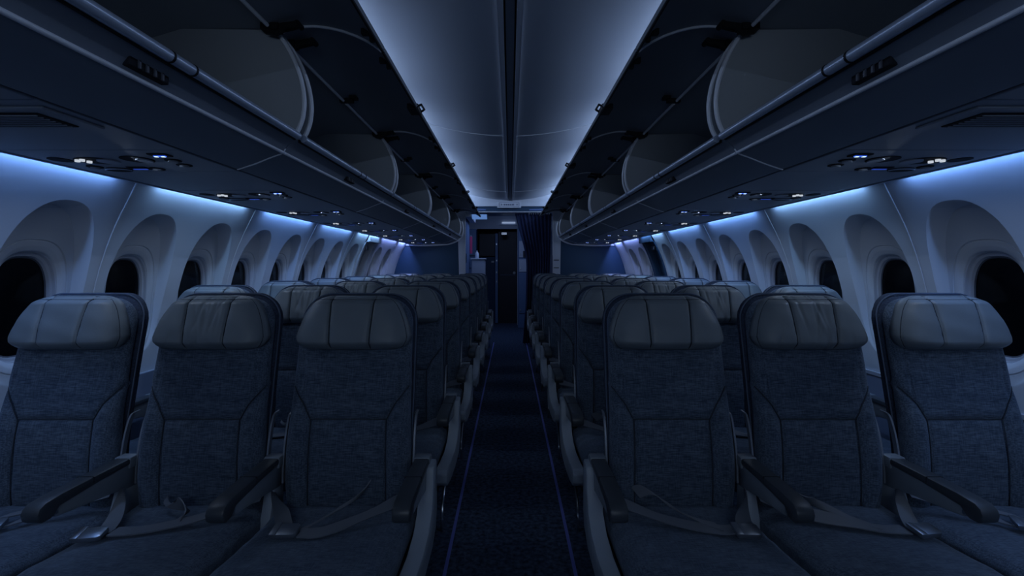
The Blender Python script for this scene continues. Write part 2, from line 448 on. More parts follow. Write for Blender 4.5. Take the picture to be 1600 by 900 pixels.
# ================================================================== OVERHEAD BINS
# section in (u, z): u is measured outward from the aisle centre, z from eye height
HINGE = (0.830, 0.838)
DOOR = [(0.832, 0.838), (0.795, 0.856), (0.75, 0.866), (0.70, 0.868), (0.65, 0.862), (0.60, 0.850), (0.55, 0.832), (0.51, 0.812), (0.48, 0.793), (0.462, 0.778)]
FRONT = [(0.832, 0.838), (0.795, 0.788), (0.765, 0.730), (0.742, 0.665), (0.731, 0.600), (0.733, 0.545), (0.745, 0.500), (0.762, 0.470)]
INSIDE = [(0.84, 0.842), (1.16, 0.842), (1.30, 0.80), (1.42, 0.70), (1.48, 0.58), (1.48, 0.46), (0.80, 0.445)]
LOWER = [(0.772, 0.458), (0.788, 0.450), (0.801, 0.440), (0.811, 0.428), (0.818, 0.417), (0.826, 0.410), (0.845, 0.4035), (0.875, 0.392), (0.92, 0.374), (0.965, 0.359), (0.985, 0.353)]
def mirror(P, s): return [(s * x, Z(z)) for x, z in P]
def build_bin(s, L, first=False, last=False):
    root = empty('overhead_bin', (0, 0, 0))
    # lining seen from below: top, back and shelf
    MB().strip(mirror(INSIDE, s), 0.012, L - 0.012, 0.0).build('liner', 'bin_inside', root, smooth=True)
    top = [(0.85, 0.880), (0.98, 0.93), (1.10, 1.00)]
    MB().strip(mirror(top, s), 0.0, L, 0.01).build('top_cover', 'bin_inside', root)
    # lower fascia with the bullnose and the belly
    MB().strip(mirror(LOWER, s), 0.0015, L - 0.0015, 0.0).build('fascia', 'bin_lower', root, smooth='all')
    jc = spline([(s * x, 0.0, Z(z - 0.0015)) for x, z in LOWER[3:]], 2)
    MB().tube(jc, 0.0028, 6).build('joint_edge', 'bin_edge', root, smooth=True)
    hl = [(s * 0.8195, y, Z(0.4125)) for y in (0.004, L - 0.004)]
    MB().tube(hl, 0.0056, 10).build('bullnose_highlight', 'bin_edge', root, smooth=True)  # pale tube draws in the highlight along the lip
    # end dividers with pale edging
    for y0 in (0.026, L - 0.038):
        d = FRONT + [(0.80, 0.445), (1.48, 0.46), (1.48, 0.58), (1.42, 0.70), (1.30, 0.80), (1.16, 0.842)]
        dv = MB().prism_y(mirror(d, s), y0, y0 + 0.012).build('divider', 'bin_inside', root)
        sp = spline([(s * x, y0 + 0.006, Z(z)) for x, z in FRONT], 4)
        MB().tube(sp, 0.0085, 8).build('edging', 'bin_edge', dv, smooth=True)
    # handrail in two lengths with black joint rings
    hr = MB().tube([(s * 0.757, 0.022, Z(0.468)), (s * 0.757, L - 0.022, Z(0.468))], 0.0135, 16).build('handrail', 'rail', root, smooth=True)
    for q in ((L / 2 - 0.0, L / 2 + 0.078) if L > 1 else (L / 2,)):
        MB().tube([(s * 0.757, q, Z(0.468)), (s * 0.757, q + 0.006, Z(0.468))], 0.0150, 16).build('joint_ring', 'black', hr, smooth=True)
    MB().tube([(s * 0.770, 0.02, Z(0.4585)), (s * 0.770, L - 0.02, Z(0.4585))], 0.006, 8).build('rail_channel', 'black', root, smooth=True)
    # door, swung up and over
    dr = MB().strip(mirror(DOOR, s), 0.006, L - 0.006, -s * 0.016).build('door', 'bin_door', root, smooth=True)
    MB().tube([(s * 0.460, 0.006, Z(0.777)), (s * 0.460, L - 0.006, Z(0.777))], 0.005, 8).build('lip', 'psu_dark', dr, smooth=True)
    for y0 in (L - 0.010,):
        sp = spline([(s * x, y0, Z(z - 0.004)) for x, z in DOOR], 3)
        MB().tube(sp, 0.0052, 6).build('edging', 'bin_edge', dr, smooth=True)  # pale tube stands in for light through the gap between doors
    if L > 1:
        lt = MB()   # latch: handle hook hanging over the lip
        lt.box(*sorted((s * 0.452, s * 0.505)), L / 2 - 0.055, L / 2 + 0.055, Z(0.776), Z(0.800))
        lt.tube([(s * 0.462, L / 2 - 0.045, Z(0.785)), (s * 0.438, L / 2 - 0.038, Z(0.800)), (s * 0.436, L / 2 + 0.038, Z(0.800)), (s * 0.462, L / 2 + 0.045, Z(0.785))], 0.006, 6)
        lt.build('latch', 'black', dr, bev=0)
        for y0 in (0.10, L - 0.13):
            b = MB(); b.box(*sorted((s * 0.476, s * 0.500)), y0, y0 + 0.022, Z(0.782), Z(0.800))
            b.box(*sorted((s * 0.466, s * 0.480)), y0 + 0.03, y0 + 0.048, Z(0.772), Z(0.792)); b.build('bumper', 'black', dr)
    # white strips stand in for light leaking past the hinge, in two lengths
    cut = [0.10, L / 2 - 0.02, L / 2 + 0.02, L - 0.10] if L > 1 else [0.06, L - 0.06]
    for a, b in zip(cut[::2], cut[1::2]):
        MB().tube([(s * 0.828, a, Z(0.825)), (s * 0.828, b, Z(0.825))], 0.0068, 8).build('hinge_leak_strip', 'hinge_leak_white', root, smooth=True)
    for y0, big in (((0.045, 1), (L / 2, 0), (L - 0.085, 1)) if L > 1 else ((L / 2, 0),)):
        h = MB()
        if big:
            h.box(*sorted((s * 0.80, s * 0.86)), y0, y0 + 0.045, Z(0.820), Z(0.842))
            h.prism_y([(s * 0.83, Z(0.838)), (s * 0.735, Z(0.852)), (s * 0.725, Z(0.832)), (s * 0.775, Z(0.828)), (s * 0.81, Z(0.80)), (s * 0.845, Z(0.808))], y0 + 0.008, y0 + 0.020)
            h.prism_y([(s * 0.83, Z(0.838)), (s * 0.745, Z(0.850)), (s * 0.740, Z(0.836)), (s * 0.84, Z(0.812))], y0 + 0.028, y0 + 0.038)
            h.tube([(s * 0.735, y0 + 0.002, Z(0.842)), (s * 0.735, y0 + 0.042, Z(0.842))], 0.010, 8)
        else:
            h.box(*sorted((s * 0.785, s * 0.85)), y0 - 0.012, y0 + 0.012, Z(0.822), Z(0.842))
            h.box(*sorted((s * 0.765, s * 0.80)), y0 - 0.020, y0 + 0.020, Z(0.838), Z(0.852))
        h.build('hinge', 'black', root)
    if L > 1:
        for y0 in (0.30,):    # lift arm bracket on the liner
            h = MB(); h.prism_x([(y0, Z(0.842)), (y0 + 0.12, Z(0.842)), (y0 + 0.075, Z(0.815)), (y0 + 0.045, Z(0.78)), (y0 + 0.02, Z(0.80))], *sorted((s * 1.02, s * 1.05)))
            h.build('bracket', 'black', root)
        # striker plate let into the fascia
        st = MB().box(*sorted((s * 0.797, s * 0.8165)), L / 2 - 0.06, L / 2 + 0.06, Z(0.424), Z(0.446)).build('striker', 'psu_dark', root, bev=0.003)
        for q in (-0.035, -0.012, 0.012, 0.035):
            MB().box(*sorted((s * 0.793, s * 0.8145)), L / 2 + q - 0.003, L / 2 + q + 0.003, Z(0.426), Z(0.4435)).build('slot_bar', 'gasket', st)
    return root
for s in (-1, 1):
    proto = None
    for k in range(6):
        if proto is None: r = proto = build_bin(s, BINL)
        else: r = copy_tree(proto)
        r.location = (0, BIN0 + k * BINL, 0)
        vis = k - 1
        r['label'] = ('open grey overhead bin on the %s, behind the viewpoint end of the row' % SIDE[s]) if k == 0 else \
            'open grey overhead bin on the %s, %s from the viewer' % (SIDE[s], ['nearest one' , 'second', 'third', 'fourth', 'fifth'][vis])
        r['category'] = 'luggage bin'; r['group'] = 'open overhead bins on the %s' % SIDE[s]
    L = 7.66 - (BIN0 + 6 * BINL)
    r = build_bin(s, L); r.location = (0, BIN0 + 6 * BINL, 0)
    r['label'] = 'short open overhead bin on the %s against the blue bulkhead' % SIDE[s]; r['category'] = 'luggage bin'; r['group'] = 'open overhead bins on the %s' % SIDE[s]
    # curved end frame of the bin row on the bulkhead
    fr = spline([(s * x, 7.665, Z(z)) for x, z in FRONT + [(0.81, 0.415), (0.90, 0.372), (1.02, 0.35), (1.30, 0.335), (1.62, 0.342)]], 4)
    MB().tube(fr, 0.016, 8).build('trim_%d' % (3 if s < 0 else 4), 'bin_edge', kind='structure', smooth=True)

# ================================================================== SERVICE PANELS under the bins
ROW0, PITCH = 1.60, 0.787
def oval(a, b, n=20):
    return [(a * math.cos(2 * PI * k / n), b * math.sin(2 * PI * k / n)) for k in range(n)]
ZP = 0.355
for s in (-1, 1):
    # soffit: filler panels between the service units, a dark groove beside the bins and the outer rails
    sf = MB().box(*sorted((s * 0.985, s * 1.585)), PANEL0, 7.66, Z(ZP + 0.022), Z(ZP + 0.030)).build('trim_%d' % (5 if s < 0 else 6), 'black', kind='structure')
    MB().box(*sorted((s * 1.558, s * 1.568)), PANEL0, 7.66, Z(ZP - 0.004), Z(ZP + 0.03)).build('rail', 'rail', sf, bev=0.002)
    MB().box(*sorted((s * 1.574, s * 1.580)), PANEL0, 7.66, Z(ZP + 0.0), Z(ZP + 0.03)).build('rail', 'psu', sf, bev=0.001)
    for k in range(-4, 8):
        yc = 1.66 + PITCH * k
        if yc - 0.4 > 7.6: break
        a = yc + 0.175; b = min(yc + PITCH - 0.165, 7.655)
        if b - a < 0.05: continue
        p = MB().box(*sorted((s * 1.005, s * 1.550)), a, b, Z(ZP), Z(ZP + 0.018)).build('panel', 'psu', sf, bev=0.003)
        if k == -2 + 0 * s:
            pass
    # speaker grille just ahead of the first row
    sp = empty('speaker_grille', (s * 1.22, 1.17, Z(ZP)), 'grey ceiling speaker grille panel on the %s, nearest the viewer' % SIDE[s], 'speaker', 'ceiling speaker grilles')
    MB().box(-0.19, 0.19, -0.085, 0.085, -0.006, 0.0).build('frame', 'psu', sp, bev=0.004)
    MB().box(-0.15, 0.15, -0.055, 0.055, -0.009, -0.005).build('mesh_cover', 'psu_dark', sp, bev=0.003)
    for q in range(7):
        MB().box(-0.14, 0.14, -0.045 + q * 0.015 - 0.002, -0.045 + q * 0.015 + 0.002, -0.0115, -0.008).build('rib', 'psu', sp)

def build_psu(s):
    r = empty('service_unit', (0, 0, 0))
    x = lambda u: s * u
    MB().box(*sorted((x(1.005), x(1.550))), -0.165, 0.17, Z(ZP - 0.001), Z(ZP + 0.018)).build('panel', 'psu', r, bev=0.004)
    def disc(name, u, y, a, b, m, z0=-0.004, z1=0.0, parent=r, tilt=0):
        o = MB().prism_z(oval(a, b), z0, z1).build(name, m, parent, (x(u), y, Z(ZP) if parent is r else 0), smooth=True)
        if parent is not r: o.location = (x(u), y, 0)
        return o
    # dark oval wells of the reading lights
    for u, y, a, b in ((1.483, -0.035, 0.032, 0.036), (1.375, -0.02, 0.066, 0.052), (1.225, -0.040, 0.048, 0.050)):
        disc('light_well', u, y, a, b, 'psu_dark', -0.003, 0.001)
    for u, y, a, b, in ((1.335, -0.020, 0.030, 0.036), (1.205, -0.035, 0.020, 0.030)):
        disc('light_bezel', u, y, a, b, 'psu_mid', -0.007, -0.002)
    for u, y in ((1.422, -0.040), (1.400, -0.048), (1.398, -0.022)):
        disc('reading_lamp', u, y, 0.0075, 0.0075, 'reading_lens', -0.010, -0.002)
    # air nozzles: ring, cone, centre
    for u, y in ((1.118, -0.025), (1.13, 0.050), (1.27, 0.115), (1.465, 0.08)):
        nz = MB().prism_z(oval(0.024, 0.026), -0.004, 0.0).build('air_nozzle', 'psu_dark', r, (x(u), y, Z(ZP)), smooth=True)
        MB().prism_z(oval(0.015, 0.013, 14), -0.010, -0.003).build('nozzle_ring', 'psu', nz, smooth=True)
    c = MB().prism_z(oval(0.045, 0.030), -0.006, 0.0).build('speaker_cup', 'psu_dark', r, (x(1.415), 0.125, Z(ZP)), smooth=True)
    MB().tube([(s * 0.045 * math.cos(t), 0.030 * math.sin(t), -0.006) for t in [PI * k / 12 - PI for k in range(13)]], 0.0022, 6).build('cup_rim', 'rail', c, smooth=True)
    # blue lit sign and call button
    sg = MB().box(-0.030, 0.030, -0.020, 0.020, -0.005, 0.0).build('sign_window', 'psu_dark', r, (x(1.105), -0.105, Z(ZP)), bev=0.002)
    MB().box(-0.018, 0.018, -0.005, 0.005, -0.0075, -0.004).build('sign_backlight', 'blue_sign', sg)
    for q in (-0.011, 0.011):
        MB().box(q - 0.005, q + 0.005, -0.004, 0.004, -0.0085, -0.007).build('sign_symbol', 'sign_white', sg)
    cb = MB().box(-0.034, 0.034, -0.020, 0.020, -0.004, 0.0).build('call_button', 'psu_dark', r, (x(1.325), 0.10, Z(ZP)), bev=0.002)
    MB().box(-0.024, 0.024, 0.004, 0.014, -0.006, -0.003).build('button_light', 'blue_dim', cb)
    return r
emit('blue_dim', (0.05, 0.14, 1.0), BLUE_E * 0.30)
for s in (-1, 1):
    proto = None
    for k in range(-1, 8):
        yc = 1.66 + PITCH * k
        if yc > 7.4: break
        if proto is None: r = proto = build_psu(s)
        else: r = copy_tree(proto)
        r.location = (0, yc, 0)
        r['label'] = 'passenger service panel with reading lights on the %s above the %s seat row' % (SIDE[s], ORD[k]) if k >= 0 else \
            'passenger service panel on the %s ahead of the first seat row' % SIDE[s]
        if k >= 0: area('reading_lamp_light', (s * 1.30, yc - 0.05, Z(ZP - 0.02)), (-s * 0.25, 0.1, -1), 0.05, 0.30, PSU_W, (0.62, 0.76, 1.0))
        r['category'] = 'service panel'; r['group'] = 'overhead service panels on the %s' % SIDE[s]

# ================================================================== SEATS
def ring_body(half, yf, zs, tf, tb, nu=64, nb=14, groove=None, ex=7, horiz=False):
    """closed upholstered body: for each level a ring; front depth tf(x,z), back depth tb"""
    mb = MB(); rows = []
    Us = [math.sin(PI / 2 * (-1 + 2 * i / nu)) * 0.35 + 0.65 * (-1 + 2 * i / nu) for i in range(nu + 1)]
    Ub = [1 - 2 * i / nb for i in range(1, nb)]
    z0, z1 = zs[0], zs[-1]
    for z in zs:
        h = half(z); row = []
        for U in Us:
            x = h * U; d = tf(x, z) * (1 - abs(U) ** ex) ** 0.5
            if groove: d -= groove(x, z, U)
            row.append((x, yf(z) + 0.0 - d, z))
        for U in Ub:
            x = h * U; row.append((x, yf(z) + tb * (1 - abs(U) ** ex) ** 0.5, z))
        rows.append(row)
    n = len(rows[0])
    for r in rows: mb.v += r
    for i in range(len(rows) - 1):
        for k in range(n):
            mb.f.append((i * n + k, i * n + (k + 1) % n, (i + 1) * n + (k + 1) % n, (i + 1) * n + k))
    mb.f.append(tuple(range(n - 1, -1, -1))); mb.f.append(tuple(range((len(rows) - 1) * n, len(rows) * n)))
    return mb
def seg_d(px, pz, a, b):
    ax, az = a; bx, bz = b; dx, dz = bx - ax, bz - az
    t = max(0, min(1, ((px - ax) * dx + (pz - az) * dz) / (dx * dx + dz * dz)))
    return math.hypot(px - ax - t * dx, pz - az - t * dz)
def gauss(d, w): return math.exp(-(d / w) ** 2)
def levels(z0, z1, n, r):
    out = [z0 + r * (1 - math.cos(PI / 2 * i / 5)) for i in range(5)]
    out += [z0 + r + (z1 - z0 - 2 * r) * i / n for i in range(n + 1)]
    out += [z1 - r + r * math.sin(PI / 2 * i / 5) for i in range(1, 6)]
    return out
# front surface of the back rest (y) against height
YF = [(0.42, 0.004), (0.46, 0.0), (0.55, -0.002), (0.64, 0.004), (0.72, 0.018), (0.85, 0.046), (1.00, 0.082), (1.13, 0.118)]
def yfront(z): return (interp(YF, z - 0.03) + interp(YF, z) + interp(YF, z + 0.03)) / 3
def back_half(z):
    w = interp([(0.42, 0.200), (0.50, 0.206), (0.62, 0.207), (0.74, 0.200), (0.90, 0.196), (1.10, 0.192)], z)
    r = 0.085; zt = 1.118
    if z > zt - r: w = w - r + math.sqrt(max(0, r * r - (z - zt + r) ** 2))
    if z < 0.435: w -= 0.012
    return w
SEAMS = []
for m_ in (-1, 1):
    SEAMS += [((m_ * 0.128, 0.43), (m_ * 0.124, 0.725)), ((m_ * 0.124, 0.725), (m_ * 0.150, 0.775)), ((m_ * 0.150, 0.775), (m_ * 0.200, 0.835)), ((m_ * 0.158, 0.80), (m_ * 0.165, 0.96))]
SEAMS.append(((-0.124, 0.728), (0.124, 0.728)))
SEAMS += [((-0.115, 0.93), (-0.09, 0.915)), ((-0.09, 0.915), (0.09, 0.915)), ((0.09, 0.915), (0.115, 0.93))]
WT = [1, 1, 1, 0.45] * 2 + [1.0] + [0.35] * 3
def back_groove(x, z, U):
    g = 0
    for (a, b), w in zip(SEAMS, WT):
        d = seg_d(x, z, a, b)
        if d < 0.02: g = max(g, w * (0.0085 * gauss(d, 0.0040) + 0.003 * gauss(d, 0.012)))
    g += 0.0012 * math.sin(z * 55 + 3 * math.sin(x * 14)) * sst(0.62, 0.5, z) + 0.0010 * math.sin(z * 37 + x * 11)
    return g
def back_depth(x, z):
    e = min(1, (z - 0.42) / 0.02, (1.118 - z) / 0.03 + 0.05); e = math.sqrt(max(0.01, e))
    return (0.034 + 0.016 * sst(0.11, 0.175, abs(x)) * sst(0.86, 0.70, z) - 0.004 * sst(0.12, 0, abs(x)) * sst(0.8, 0.6, z)) * e
back_cushion_me = ring_body(back_half, lambda z: yfront(z) + 0.034, levels(0.42, 1.118, 104, 0.03), back_depth, 0.030, 84, 10, back_groove, 9).mesh('back_cushion', 'seat_fabric', 'all')

def shell_half(z):
    w = interp([(0.46, 0.192), (0.60, 0.203), (0.80, 0.205), (1.10, 0.203)], z); r = 0.100; zt = 1.134
    if z > zt - r: w = w - r + math.sqrt(max(0, r * r - (z - zt + r) ** 2))
    return w
def shell_d(x, z): return 0.036 * math.sqrt(max(0.02, min(1, (z - 0.46) / 0.02, (1.134 - z) / 0.03)))
shell_me = ring_body(shell_half, lambda z: yfront(z) + 0.072, levels(0.46, 1.134, 24, 0.04), shell_d, 0.040, 24, 14, None, 10).mesh('back_shell', 'shell_fabric', 'all')
pp = [(m_ * (shell_half(z) - 0.002), yfront(z) + 0.052, z) for m_, zz in ((-1, [0.48 + 0.58 * i / 14 for i in range(15)] + [1.06 + 0.074 * math.sin(PI / 2 * i / 8) for i in range(9)]),) for z in zz]
pp = pp + [(-x, y, z) for x, y, z in pp[::-1]]
piping_me = MB().tube(pp, 0.0028, 6).mesh('piping', 'piping', 'all')

HT = [(0.950, 0.142), (0.956, 0.168), (0.966, 0.182), (0.982, 0.192), (0.995, 0.194), (1.02, 0.189), (1.05, 0.179), (1.08, 0.165), (1.10, 0.152), (1.112, 0.140), (1.121, 0.124), (1.127, 0.104), (1.129, 0.092)]
def hr_half(z): return interp(HT, z)
def hr_mesh(wr, seed):
    rnd = random.Random(seed)
    fol = [(rnd.uniform(-0.05, 0.05), rnd.uniform(-0.5, 0.5), rnd.uniform(0.004, 0.008), rnd.uniform(0.4, 1)) for _ in range(7)]
    def g(x, z, U):
        t = (z - 0.95) / 0.18
        a = 0
        for m_ in (-1, 1):
            sx = m_ * (0.068 + 0.008 * (t - 0.4))
            a = max(a, 0.0120 * gauss(x - sx, 0.0026) + 0.004 * gauss(x - sx, 0.012))
        a = a * sst(0, 0.08, t) 
        e = abs(abs(U) - 0.955); a += 0.0060 * gauss(e, 0.008)
        a += 0.003 * gauss(z - 1.119, 0.0022) 
        if wr:
            for cx, sl, w, am in fol:
                xx = x - cx - sl * (z - 1.12) * 0.6
                a += 0.0042 * am * gauss(xx, w) * sst(0.99, 1.06, z)
                a += 0.0030 * am * gauss(x - cx * 2.6 + 0.4 * sl * (z - 0.95), w) * sst(1.04, 0.97, z)
        a += 0.0008 * math.sin(z * 90 + x * 25 + seed)
        return a
    def d(x, z):
        t = (z - 0.95) / 0.179
        e = math.sqrt(max(0.0, min(1, t / 0.16, 1))) * math.sqrt(max(0.12, min(1, (1 - t) / 0.12)))
        return 0.012 + 0.052 * e + 0.010 * math.sin(PI * t ** 0.7)
    zs = sorted(set([0.950 + 0.03 * (1 - math.cos(PI / 2 * i / 8)) for i in range(9)] + [0.98 + 0.13 * i / 30 for i in range(31)] + [1.11 + 0.019 * math.sin(PI / 2 * i / 9) for i in range(10)]))
    zz = [zs[0]]
    for z in zs[1:]:
        if z - zz[-1] > 2e-4: zz.append(z)
    return ring_body(hr_half, lambda z: yfront(z) + 0.016 - 0.006 , zz, d, 0.012, 110, 10, g, 6).mesh('headrest', 'leather', 'all')
HD = {}
def hr_thread():
    mb = MB(); zs = [0.956 + 0.164 * i / 26 for i in range(27)]
    f = hr_depth
    for m_ in (-1, 1):
        pts = []
        for z in zs:
            t = (z - 0.95) / 0.18; x = m_ * (0.068 + 0.008 * (t - 0.4))
            pts.append((x, yfront(z) + 0.010 - f(x, z) + 0.0095, z))
        mb.tube(pts, 0.0016, 5)
    rim = []
    for z in [0.958 + 0.160 * i / 40 for i in range(41)]:
        U = 0.952; rim.append((-hr_half(z) * U, yfront(z) + 0.010 - f(0, z) * (1 - U ** 6) ** 0.5 + 0.0035, z))
    top = [(hr_half(1.118) * 0.952 * (-1 + 2 * i / 20), yfront(1.119) + 0.010 - f(0, 1.119) * (1 - abs(0.952 * (-1 + 2 * i / 20)) ** 6) ** 0.5 + 0.002, 1.1185) for i in range(1, 20)]
    mb.tube(rim + top + [(-x, y, z) for x, y, z in rim[::-1]], 0.0012, 5)
    return mb.mesh('stitching', 'thread', 'all')
def hr_depth(x, z):
    t = (z - 0.95) / 0.179
    e = math.sqrt(max(0.0, min(1, t / 0.16, 1))) * math.sqrt(max(0.12, min(1, (1 - t) / 0.12)))
    return 0.012 + 0.052 * e + 0.010 * math.sin(PI * min(1, t) ** 0.7)
mat('thread', (0.026, 0.034, 0.048), 0.8)
hr_thread_me = hr_thread()
def back_thread():
    mb = MB()
    def y_at(x, z):
        U = x / back_half(z); return yfront(z) + 0.034 - back_depth(x, z) * (1 - abs(U) ** 9) ** 0.5 + 0.0045
    runs = [[(m_ * 0.128, 0.43), (m_ * 0.124, 0.725), (m_ * 0.150, 0.775), (m_ * 0.192, 0.828)] for m_ in (-1, 1)] + [[(-0.124, 0.728), (0.124, 0.728)]]
    for r in runs:
        pts = []
        for (a, b), (c, d) in zip(r, r[1:]):
            for i in range(14): x, z = lerp(a, c, i / 14), lerp(b, d, i / 14); pts.append((x, y_at(x, z), z))
        pts.append((r[-1][0], y_at(*r[-1]), r[-1][1]))
        mb.tube(pts, 0.0016, 5)
    return mb.mesh('seam', 'thread', 'all')
back_thread_me = back_thread()
headrest_me = [hr_mesh(False, 1), hr_mesh(True, 2), hr_mesh(True, 5)]

# seat cushion (levels run front to back here): body in (x, y) with crowned top
def cushion():
    mb = MB(); nx, ny = 44, 40; hw = 0.2275; rows = []
    ys = [-0.475 + 0.03 * (1 - math.cos(PI / 2 * i / 6)) for i in range(6)] + [-0.445 + 0.465 * i / ny for i in range(ny + 1)]
    for y in ys:
        row = []
        fr = (y + 0.475) / 0.03
        drop = 0.030 * (1 - math.sqrt(max(0, min(1, fr * (2 - fr))))) if fr < 1 else 0
        zt = 0.452 + 0.020 * sst(-0.10, -0.42, y) - drop
        for i in range(nx + 1):
            U = -1 + 2 * i / nx; U = 0.35 * math.sin(PI / 2 * U) + 0.65 * U
            x = hw * U
            e = (1 - abs(U) ** 10) ** 0.5
            z = zt + 0.010 * (1 - U * U) * sst(0.02, -0.1, y) - 0.030 * (1 - e) - 0.0050 * gauss(abs(x) - 0.213, 0.0035) + 0.0012 * math.sin(x * 30 + 5 * math.sin(y * 17)) - 0.004 * gauss(y + 0.09, 0.03)
            row.append((x, y, z))
        row += [(hw - 0.002, y, 0.395), (hw - 0.012, y, 0.365), (-hw + 0.012, y, 0.365), (-hw + 0.002, y, 0.395)]
        rows.append(row)
    n = len(rows[0])
    for r in rows: mb.v += r
    for i in range(len(rows) - 1):
        for k in range(n): mb.f.append((i * n + k, i * n + (k + 1) % n, (i + 1) * n + (k + 1) % n, (i + 1) * n + k))
    mb.f.append(tuple(range(n))); mb.f.append(tuple(range((len(rows) - 1) * n, len(rows) * n)))
    return mb.mesh('seat_cushion', 'pan_fabric', 'all')
cushion_me = cushion()

# armrest: pad, tapering body, pivot screw
def round_box(x0, x1, y0, y1, z0, z1, b): return MB().box(x0, x1, y0, y1, z0, z1)
def arm_meshes():
    pad = MB()
    prof = [(0.030, 0.588), (0.030, 0.604), (0.018, 0.6085), (-0.10, 0.609), (-0.24, 0.607), (-0.292, 0.603), (-0.309, 0.594), (-0.315, 0.580), (-0.312, 0.562), (-0.298, 0.553), (-0.275, 0.553), (-0.262, 0.562), (-0.250, 0.575), (-0.12, 0.585)]
    pad.prism_x(prof, -0.0245, 0.0245)
    body = MB().prism_x([(0.030, 0.590), (-0.12, 0.587), (-0.262, 0.574), (-0.268, 0.560), (-0.255, 0.548), (-0.18, 0.538), (-0.08, 0.526), (0.0, 0.512), (0.035, 0.510), (0.045, 0.545), (0.042, 0.580)], -0.0195, 0.0195)
    ext = MB().tube([(-0.021, -0.258, 0.562), (0.021, -0.258, 0.562)], 0.006, 10)
    seam = MB().box(-0.0252, 0.0252, -0.142, -0.1405, 0.592, 0.6097)
    return pad.mesh('arm_pad', 'arm_pad', True, bev=0.006), body.mesh('arm_body', 'arm_body', True, bev=0.004), ext.mesh('screw', 'steel', True), seam.mesh('pad_joint', 'arm_dark')
arm_pad_me, arm_body_me, screw_me, padjoint_me = arm_meshes()
arm_cap_me = MB().prism_x([(0.046, 0.575), (0.046, 0.600), (0.036, 0.6115), (-0.004, 0.6115), (-0.004, 0.575)], -0.0262, 0.0262).mesh('rear_cap', 'arm_body', True, bev=0.004)
def armrest(root, x):
    a = link('armrest', arm_pad_me, root, (x, 0, 0))
    link('rear_cap', arm_cap_me, a); link('arm_body', arm_body_me, a); link('screw', screw_me, a); link('pad_joint', padjoint_me, a)
    return a
post_me = MB().prism_x([(0.040, 0.55), (-0.005, 0.55), (-0.020, 0.50), (-0.045, 0.43), (-0.05, 0.34), (0.05, 0.34), (0.05, 0.55)], -0.016, 0.016).mesh('arm_post', 'trim_grey', True, bev=0.004)
# aisle end bay: a grey shroud that drops from the arm and runs forward beside the cushion
def endbay(m_):
    P = [(0.035, 0.595), (0.045, 0.56), (0.045, 0.42), (0.020, 0.375), (-0.05, 0.345), (-0.20, 0.338), (-0.36, 0.352), (-0.455, 0.372), (-0.480, 0.392), (-0.482, 0.425), (-0.462, 0.440), (-0.36, 0.428), (-0.22, 0.418), (-0.12, 0.430), (-0.065, 0.462), (-0.040, 0.510), (-0.030, 0.56), (-0.020, 0.588)]
    return MB().prism_x(P, -0.024, 0.024).mesh('end_shroud', 'trim_grey', True, bev=0.006)
shroud_me = endbay(1)
bar_pts = spline([(0, -0.10, 0.34), (0, -0.20, 0.31), (0, -0.30, 0.27), (0, -0.345, 0.20), (0, -0.345, 0.14), (0, -0.31, 0.115), (0.03, -0.28, 0.11)], 5)
bracket_pts = spline([(0, 0.10, 0.735), (0, 0.075, 0.728), (0, 0.055, 0.69), (0, 0.040, 0.64), (0, 0.030, 0.585), (0, 0.025, 0.52)], 5)
def bracket_mesh():
    mb = MB(); vs = []
    for p in bracket_pts:
        for dx, dy in ((-0.003, -0.009), (0.003, -0.009), (0.003, 0.009), (-0.003, 0.009)): vs.append((dx, p.y + dy, p.z))
    fs = [(i * 4 + k, i * 4 + (k + 1) % 4, i * 4 + 4 + (k + 1) % 4, i * 4 + 4 + k) for i in range(len(bracket_pts) - 1) for k in range(4)]
    n = len(vs); fs += [(0, 1, 2, 3), (n - 4, n - 3, n - 2, n - 1)]
    return mb.add(vs, fs).mesh('recline_bracket', 'steel_grey', True)
mat('steel_grey', (0.24, 0.27, 0.32), 0.4, 0.4)
bracket_me = bracket_mesh()
# frame below the cushion
def frame_mesh():
    mb = MB()
    mb.tube([(-0.24, -0.37, 0.335), (0.24, -0.37, 0.335)], 0.022, 10); mb.tube([(-0.24, -0.05, 0.335), (0.24, -0.05, 0.335)], 0.022, 10)
    mb.box(-0.22, 0.22, -0.45, 0.03, 0.352, 0.366)
    return mb.mesh('seat_frame', 'dark_metal', True)
frame_me = frame_mesh()
def leg_mesh():
    mb = MB()
    mb.prism_x([(-0.38, 0.33), (-0.36, 0.33), (-0.40, 0.01), (-0.43, 0.01)], -0.014, 0.014)
    mb.prism_x([(-0.06, 0.33), (-0.03, 0.33), (0.06, 0.01), (0.02, 0.01)], -0.014, 0.014)
    mb.prism_x([(-0.36, 0.31), (-0.34, 0.33), (0.05, 0.05), (0.03, 0.03)], -0.012, 0.012)
    mb.box(-0.02, 0.02, -0.46, 0.09, 0.0, 0.02)
    return mb.mesh('leg_frame', 'dark_metal', False)
leg_me = leg_mesh()

